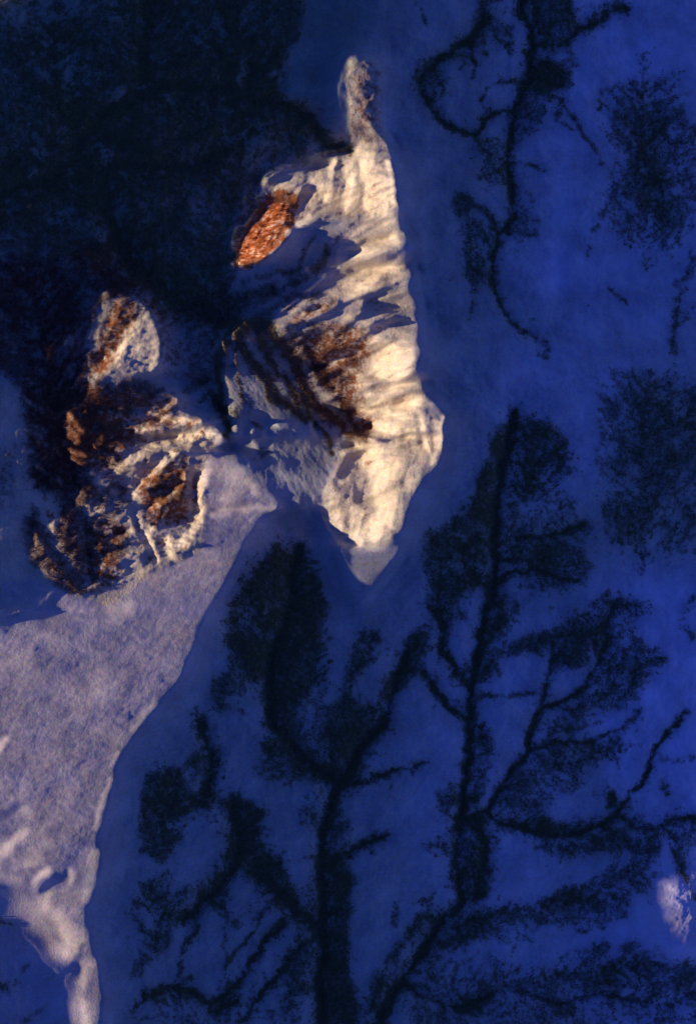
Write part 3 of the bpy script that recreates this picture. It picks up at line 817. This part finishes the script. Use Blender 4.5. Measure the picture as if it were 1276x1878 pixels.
set_warp(8, 40, 71)
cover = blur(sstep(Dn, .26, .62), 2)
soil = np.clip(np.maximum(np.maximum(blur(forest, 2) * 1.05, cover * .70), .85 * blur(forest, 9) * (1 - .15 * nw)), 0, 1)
rust = np.zeros_like(h)
for spec, v, sf in [("425,500 436,430 482,362 520,345 548,360 545,400 525,440 480,485", .95, 6),
                    ("200,690 150,690 190,600 210,550 240,545 262,570 230,620", .75, 10),
                    ("540,620 600,590 680,600 690,640 660,680 670,780 640,790 610,720 560,680", .65, 12),
                    ("520,590 620,540 625,560 540,600", .7, 7), ("490,360 540,330 530,380 495,372", .5, 6),
                    ("645,765 690,765 680,800 650,800", .75, 6), ("640,120 695,110 700,262 640,262", .47, 10), ("630,1000 745,1000 655,1115", .18, 8),
                    ("120,440 210,450 200,520 150,500", .9, 12), ("250,880 345,830 350,960 270,970", .7, 8),
                    ("150,940 240,960 220,1080 160,1080", .65, 10), ("60,690 200,700 260,780 210,860 90,860", .8, 15),
                    ("210,700 330,720 330,800 220,800", .5, 10), ("366,870 352,870 352,960 362,960", .6, 4),
                    ("640,300 720,300 720,400 640,400", .18, 10), ("60,1640 150,1640 150,1780 90,1740", .10, 10),
                    ("655,700 755,660 765,830 660,800", .15, 10), ("590,880 650,850 650,1000 600,980", .22, 8)]:
    m = blur(poly_mask(P(spec)).astype(np.float32), sf)
    rust = np.maximum(rust, v * m)
rust = np.maximum(rust, .36 * rocky * sstep(-gul, -.05, .35) * sstep(fbm(UU, VV, 60, 4, 533), -.1, .25)); rust = np.maximum(rust, .5 * broken * sstep(fbm(a3, b3, 20, 4, 531, .6), 0, .4))
rust = np.clip(rust * (1 + 1.1 * fbm(UU, VV, 14, 4, 521, .65)), 0, 1)

# brighter blue skylight painted into the snow colour on the eastern slope
sky_tone = np.zeros_like(h)
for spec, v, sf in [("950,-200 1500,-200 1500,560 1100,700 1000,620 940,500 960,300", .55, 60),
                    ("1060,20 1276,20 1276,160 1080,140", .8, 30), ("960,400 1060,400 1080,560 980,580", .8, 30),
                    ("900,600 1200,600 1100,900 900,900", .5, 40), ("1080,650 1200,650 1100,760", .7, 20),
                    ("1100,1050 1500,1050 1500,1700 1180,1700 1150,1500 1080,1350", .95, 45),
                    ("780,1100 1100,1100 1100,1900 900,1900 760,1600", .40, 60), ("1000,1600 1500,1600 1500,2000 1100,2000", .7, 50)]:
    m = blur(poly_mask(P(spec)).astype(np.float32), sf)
    sky_tone = np.maximum(sky_tone, v * m)
sky_tone = np.clip(sky_tone * (1 + .5 * fbm(UU, VV, 90, 5, 527, .6)), 0, 1)
brown = np.clip(1.1 * blur(poly_mask(P("-200,430 260,430 300,560 300,1110 -200,1110")).astype(np.float32), 35)
                + blur(poly_mask(P("520,540 700,540 700,840 600,800 540,680")).astype(np.float32), 15), 0, 1)

labels = np.zeros((NV, NU), np.int8)
REG = [
    (1, "-400,-400 700,-400 700,110 632,150 640,262 560,300 480,325 435,480 400,540 330,560 250,545 190,560 150,700 -400,700"),
    (4, "435,480 400,540 330,560 290,545 300,700 340,720 400,800 440,860 515,925 560,945 600,980 680,900 690,780 660,640 640,500 628,405 530,412 480,478"),
    (8, "150,700 190,560 250,545 300,560 300,700 340,720 400,800 376,850 372,1010 300,1040 200,1110 60,1060 -400,1140 -400,700"),
    (7, "-400,1600 0,1622 42,1660 100,1770 135,1820 150,2400 -400,2400"),
]
for k, spec in REG:
    labels[poly_mask(P(spec))] = k
labels[poly_mask(PLAIN) & (labels != 8)] = 3
labels[poly_mask(P("632,1000 740,1000 705,1045 668,1098 655,1112 647,1060"))] = 4
labels[poly_mask(P("632,270 636,165 632,110 700,100 700,200 714,270"))] = 2
labels[poly_mask(MAIN)] = 2
labels[poly_mask(P("1190,1620 1240,1590 1500,1560 1500,1760 1230,1760 1195,1700"))] = 6
RUSTP = P("438,482 444,440 470,400 490,373 526,370 532,400 515,430 490,466 456,480")
WXs, WYs = WX, WY
WX = WX + 14 * fbm(UU, VV, 16, 3, 73, .7); WY = WY + 14 * fbm(UU, VV, 16, 3, 79, .7)
labels[poly_mask(RUSTP)] = 5

LE = ext(labels).copy()
WP = (XX - 638.0) * PXM; WQ = (939.0 - YY) * PXM


def mat(name):
    m = bpy.data.materials.new(name); m.use_nodes = True
    nt = m.node_tree; b = nt.nodes['Principled BSDF']
    return m, nt, b


def ground_material(name, snow_col, bump):
    m, nt, b = mat(name)
    N = nt.nodes; L = nt.links
    tc = N.new('ShaderNodeTexCoord')
    def noise(scale, det, rough=.6):
        n = N.new('ShaderNodeTexNoise'); n.inputs['Scale'].default_value = scale
        n.inputs['Detail'].default_value = det; n.inputs['Roughness'].default_value = rough
        L.new(tc.outputs['Object'], n.inputs['Vector']); return n
    def mix(f, a, c):
        x = N.new('ShaderNodeMix'); x.data_type = 'RGBA'
        if isinstance(f, float): x.inputs[0].default_value = f
        else: L.new(f, x.inputs[0])
        for s_, v in ((6, a), (7, c)):
            if isinstance(v, tuple): x.inputs[s_].default_value = v + (1,)
            else: L.new(v, x.inputs[s_])
        return x.outputs[2]
    n1 = noise(.0016, 6); n2 = noise(.012, 5, .7)
    r1 = N.new('ShaderNodeMapRange'); r1.inputs[1].default_value = .35; r1.inputs[2].default_value = .65
    L.new(n1.outputs[0], r1.inputs[0])
    def attr(n_):
        a = N.new('ShaderNodeAttribute'); a.attribute_name = n_; return a.outputs['Fac']
    sky_tone = mix(attr('sky_tone'), mix(attr('north'), mix(attr('east'), snow_col, (.50, .50, .45)), (.27, .33, .26)), (.84, .80, 1.0))  # shaded slopes get duller snow to set off the painted blue skylight
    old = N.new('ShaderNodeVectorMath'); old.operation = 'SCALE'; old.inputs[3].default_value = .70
    L.new(sky_tone, old.inputs[0])
    snow = mix(r1.outputs[0], old.outputs[0], sky_tone)
    gr = noise(.022, 3, .9)                      # wind crust and grit
    gm = N.new('ShaderNodeMix'); gm.data_type = 'RGBA'; gm.blend_type = 'OVERLAY'; gm.inputs[0].default_value = .8
    L.new(snow, gm.inputs[6]); L.new(gr.outputs['Color'], gm.inputs[7]); snow = gm.outputs[2]
    # bare rock and scrub break through the snow in a ragged pattern
    def ragged(a_out, gain):
        ad = N.new('ShaderNodeMath'); ad.operation = 'MULTIPLY_ADD'
        L.new(n2.outputs[0], ad.inputs[0]); ad.inputs[1].default_value = gain
        L.new(a_out, ad.inputs[2])
        r = N.new('ShaderNodeMapRange'); r.inputs[1].default_value = .5 * gain + .25; r.inputs[2].default_value = .5 * gain + .75
        L.new(ad.outputs[0], r.inputs[0]); return r.outputs[0]
    rustc = mix(n2.outputs[0], (.42, .16, .06), (.16, .05, .022))
    c = mix(ragged(attr('rust'), 1.6), snow, rustc)
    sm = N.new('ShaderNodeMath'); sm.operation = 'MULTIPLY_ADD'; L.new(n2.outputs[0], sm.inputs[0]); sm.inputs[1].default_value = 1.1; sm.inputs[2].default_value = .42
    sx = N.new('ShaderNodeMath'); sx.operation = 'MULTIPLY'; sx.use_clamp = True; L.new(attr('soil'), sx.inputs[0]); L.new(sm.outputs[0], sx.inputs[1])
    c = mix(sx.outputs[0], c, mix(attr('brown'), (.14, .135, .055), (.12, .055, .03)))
    L.new(c, b.inputs['Base Color'])
    b.inputs['Roughness'].default_value = .85
    b.inputs['Specular IOR Level'].default_value = .12
    bm = N.new('ShaderNodeBump'); bm.inputs['Strength'].default_value = bump; bm.inputs['Distance'].default_value = 16.0
    nb = noise(.03, 3, .7)
    L.new(nb.outputs[0], bm.inputs['Height']); L.new(bm.outputs[0], b.inputs['Normal'])
    return m


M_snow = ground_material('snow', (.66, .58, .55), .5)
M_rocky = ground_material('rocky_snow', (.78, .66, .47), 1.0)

SOILE = ext(soil) * (fade > .999) + outn.mean() * 0
wo_ = sstep(fbm(XX, YY, 420, 5, 541), .02, .3)
SOILE = np.where(out_d > 0, np.maximum(ext(soil) * fade, wo_ * (1 - fade) * .9), ext(soil))
RUSTE = np.where(out_d > 0, 0, ext(rust))
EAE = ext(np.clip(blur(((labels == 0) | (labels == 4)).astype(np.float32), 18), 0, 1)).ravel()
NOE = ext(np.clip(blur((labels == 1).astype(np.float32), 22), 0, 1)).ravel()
SKE = ext(sky_tone).ravel(); BRE = ext(brown).ravel()


def build_mesh(name, co, faces, material, attrs=None, parent=None):
    me = bpy.data.meshes.new(name)
    k = faces.shape[1]
    me.vertices.add(len(co)); me.vertices.foreach_set('co', co.astype(np.float32).ravel())
    me.loops.add(faces.size); me.loops.foreach_set('vertex_index', faces.astype(np.int32).ravel())
    me.polygons.add(len(faces))
    me.polygons.foreach_set('loop_start', np.arange(0, faces.size, k, dtype=np.int32))
    me.update(calc_edges=True)
    if attrs:
        for n_, v in attrs.items():
            a = me.attributes.new(n_, 'FLOAT', 'POINT'); a.data.foreach_set('value', v.astype(np.float32).ravel())
    me.materials.append(material)
    ob = bpy.data.objects.new(name, me)
    C.collection.objects.link(ob)
    if parent: ob.parent = parent
    return ob


ny, nx = XX.shape
cell = LE[:-1, :-1]
idx = np.arange(ny * nx).reshape(ny, nx)
quads = np.stack([idx[1:, :-1], idx[1:, 1:], idx[:-1, 1:], idx[:-1, :-1]], -1)
CO = np.stack([WP, WQ, ZE], -1).reshape(-1, 3)
SO, RU = SOILE.ravel(), RUSTE.ravel()
TERR = {
    0: ('mountain_slope', 'wide shaded snow slope in deep blue light, east of the sunlit ridge', 'slope', M_snow),
    1: ('upland', 'shaded blue-black wooded upland in the upper left corner', 'upland', M_snow),
    2: ('mountain_ridge', 'bright sunlit cream snow ridge with gullies, running down the middle', 'ridge', M_rocky),
    3: ('snowfield', 'pale mauve sunlit snowfield in the lower left, with fine wind ripples', 'snowfield', M_snow),
    4: ('valley', 'half-shaded snow valley with dark ravines, just left of the bright ridge', 'valley', M_snow),
    7: ('hillside', 'blue shaded snow hillside in the bottom left corner', 'hillside', M_snow),
    8: ('rocky_spurs', 'rust-brown broken rocky spurs at the left edge above the snowfield', 'spurs', M_rocky),
    6: ('hill', 'snow hill catching pale light at the lower right edge', 'hill', M_snow),
}
for k, (nm, lab, cat, m) in TERR.items():
    f = quads[cell == k]
    u_, inv = np.unique(f, return_inverse=True)
    ob = build_mesh(nm, CO[u_], inv.reshape(f.shape), m, {'soil': SO[u_], 'rust': RU[u_], 'sky_tone': SKE[u_], 'brown': BRE[u_], 'east': EAE[u_], 'north': NOE[u_]})
    ob['label'] = lab; ob['category'] = cat; ob['kind'] = 'structure'

# the rusty spur of bare rock: a craggy body of its own standing out of the slope
f = quads[cell == 5]
u_, inv = np.unique(f, return_inverse=True)
co = CO[u_].copy()
ox, oy = rot(co[:, 0] / PXM + 638, 939 - co[:, 1] / PXM, -48, 2.6, 1.0)
inn = poly_mask(RUSTP).astype(np.float32); inn = ext(np.clip(blur(inn, 5) * 2 - 1, 0, 1)).ravel()[u_]
co[:, 2] += inn * (55 * np.clip(fbm(ox, oy, 13, 4, 551, .65, ridged=True), -.3, 1) + 12)
m, nt, b = mat('rust_rock')
tc = nt.nodes.new('ShaderNodeTexCoord'); nz = nt.nodes.new('ShaderNodeTexNoise')
nz.inputs['Scale'].default_value = .012; nz.inputs['Detail'].default_value = 6; nz.inputs['Roughness'].default_value = .7
mp = nt.nodes.new('ShaderNodeMapping'); mp.inputs['Rotation'].default_value = (0, 0, math.radians(-55)); mp.inputs['Scale'].default_value = (.4, 1.3, 1)
rp = nt.nodes.new('ShaderNodeValToRGB')
rp.color_ramp.elements[0].position = .36; rp.color_ramp.elements[0].color = (.10, .022, .010, 1)
rp.color_ramp.elements[1].position = .66; rp.color_ramp.elements[1].color = (.80, .62, .42, 1)
e = rp.color_ramp.elements.new(.53); e.color = (.48, .13, .035, 1)
nt.links.new(tc.outputs['Object'], mp.inputs[0]); nt.links.new(mp.outputs[0], nz.inputs['Vector'])
nt.links.new(nz.outputs[0], rp.inputs[0]); nt.links.new(rp.outputs[0], b.inputs['Base Color'])
b.inputs['Roughness'].default_value = .9; b.inputs['Specular IOR Level'].default_value = .1
ob = build_mesh('rock_outcrop', co, inv.reshape(f.shape), m)
ob['label'] = 'rust-orange rock outcrop beside the upper left end of the bright ridge'; ob['category'] = 'rock outcrop'

# ------------------------------------------------------------------ trees
def tree_material(name, c0, c1):
    m, nt, b = mat(name)
    g_ = nt.nodes.new('ShaderNodeNewGeometry')
    rp = nt.nodes.new('ShaderNodeValToRGB')
    rp.color_ramp.elements[0].color = c0 + (1,); rp.color_ramp.elements[1].color = c1 + (1,)
    nt.links.new(g_.outputs['Random Per Island'], rp.inputs[0])
    nt.links.new(rp.outputs[0], b.inputs['Base Color'])
    b.inputs['Roughness'].default_value = .9; b.inputs['Specular IOR Level'].default_value = .1
    return m


M_conifer = tree_material('conifer_needles', (.10, .10, .035), (.22, .20, .075))
M_brown = tree_material('bare_larch', (.050, .022, .016), (.16, .060, .030))

SP = 1.75
gx = np.arange(-60, W + 60, SP); gy = np.arange(-60, H + 60, SP)
GX, GY = np.meshgrid(gx, gy)
GX = (GX + (rng.random(GX.shape) - .5) * SP * 1.1).ravel(); GY = (GY + (rng.random(GY.shape) - .5) * SP * 1.1).ravel()


def samp(a, x, y):
    fx = np.clip((x - U0) / ST, 0, NU - 1.001); fy = np.clip((y - V0) / ST, 0, NV - 1.001)
    i = fx.astype(int); j = fy.astype(int); fx = fx - i; fy = fy - j
    return (a[j, i] * (1 - fx) + a[j, i + 1] * fx) * (1 - fy) + (a[j + 1, i] * (1 - fx) + a[j + 1, i + 1] * fx) * fy


pr = samp(forest, GX, GY)
k = rng.random(len(GX)) < pr * .96
GX, GY = GX[k], GY[k]
zz = samp(Z, GX, GY)
SEEDS = [
    (0, 'dark forest covering the shaded upland in the upper left corner', [(300, 200), (100, 200), (150, 400), (450, 150), (480, 260), (330, 470)], 0),
    (1, 'rust-brown scrub woods on the broken spurs at the left edge', [(120, 560), (200, 600), (110, 780), (250, 750), (120, 950), (300, 900), (200, 1020)], 1),
    (2, 'dark braided ravine woods between the spurs and the bright ridge', [(480, 600), (450, 720), (590, 740), (560, 480), (430, 560)], 1),
    (9, 'rust-brown scrub on the flank of the bright ridge', [(640, 600), (650, 700), (660, 790)], 1),
    (3, 'narrow winding stream-side woods at the top, right of the ridge', [(950, 250), (800, 150), (860, 450), (940, 500), (1020, 60), (1000, 640)], 0),
    (4, 'large dark wood with feathery edges in the upper right', [(1190, 300), (1250, 200), (1240, 400), (1260, 560)], 0),
    (5, 'thin hazy wood on the slope at the middle of the right edge', [(1180, 800), (1180, 980), (1260, 900)], 0),
    (6, 'great branching wood along a straight ravine right of the ridge tip', [(910, 850), (900, 1060), (1000, 1000), (860, 1250), (1060, 1160), (800, 1200)], 0),
    (7, 'feather-shaped dark wood just below the shaded lip of the snowfield', [(500, 1100), (520, 1220), (430, 1260), (560, 1080)], 0),
    (8, 'patchy woods with ring-shaped clearings in the lower left centre', [(320, 1480), (300, 1700), (450, 1600), (350, 1830), (480, 1760)], 0),
    (10, 'thick dark wood in the trunk ravine at the bottom centre', [(600, 1450), (610, 1600), (610, 1800), (700, 1230), (640, 1350)], 0),
    (11, 'woods along curving streams at the right edge below the middle', [(1060, 1300), (960, 1400), (1190, 1420), (1050, 1530), (900, 1560)], 0),
    (12, 'spreading thin woods in the bottom right corner', [(1000, 1680), (800, 1740), (1000, 1850), (1200, 1830)], 0),
]
pts = np.array([p + (s[0],) for s in SEEDS for p in s[2]], float)
wx = GX + 30 * perlin(GX / 90, GY / 90, 601); wy = GY + 30 * perlin(GX / 90, GY / 90, 602)
best = np.full(len(GX), 1e18); own = np.zeros(len(GX), int)
for px_, py_, kk in pts:
    d = (wx - px_) ** 2 + (wy - py_) ** 2
    q = d < best; best[q] = d[q]; own[q] = int(kk)
for kk, lab, _, brown in SEEDS:
    s = own == kk
    n = int(s.sum())
    if not n: continue
    x = (GX[s] - 638) * PXM; y = (939 - GY[s]) * PXM; z = zz[s]
    hgt = 9 + 13 * rng.random(n) ** 1.3
    if brown: hgt *= .7
    r = hgt * (.42 + .2 * rng.random(n)) + 2.5
    a0 = rng.random(n) * 6.283
    V = np.zeros((n, 5, 3))
    for q in range(4):
        a = a0 + q * math.pi / 2
        rr = r * (.75 + .5 * rng.random(n))
        V[:, q, 0] = x + rr * np.cos(a); V[:, q, 1] = y + rr * np.sin(a); V[:, q, 2] = z - 1.5 + 2 * rng.random(n)
    V[:, 4, 0] = x + r * .3 * (rng.random(n) - .5); V[:, 4, 1] = y + r * .3 * (rng.random(n) - .5); V[:, 4, 2] = z + hgt
    bi = (np.arange(n) * 5)[:, None, None]
    F = bi + np.array([[0, 1, 4], [1, 2, 4], [2, 3, 4], [3, 0, 4]])[None]
    ob = build_mesh('scrub' if kk in (1, 9) else 'forest', V.reshape(-1, 3), F.reshape(-1, 3), M_brown if brown else M_conifer)
    ob['label'] = lab; ob['category'] = 'scrub' if kk in (1, 9) else 'forest'; ob['kind'] = 'stuff'
print('trees', len(GX), 'ground', ny * nx, 'z', Z.min(), Z.max())
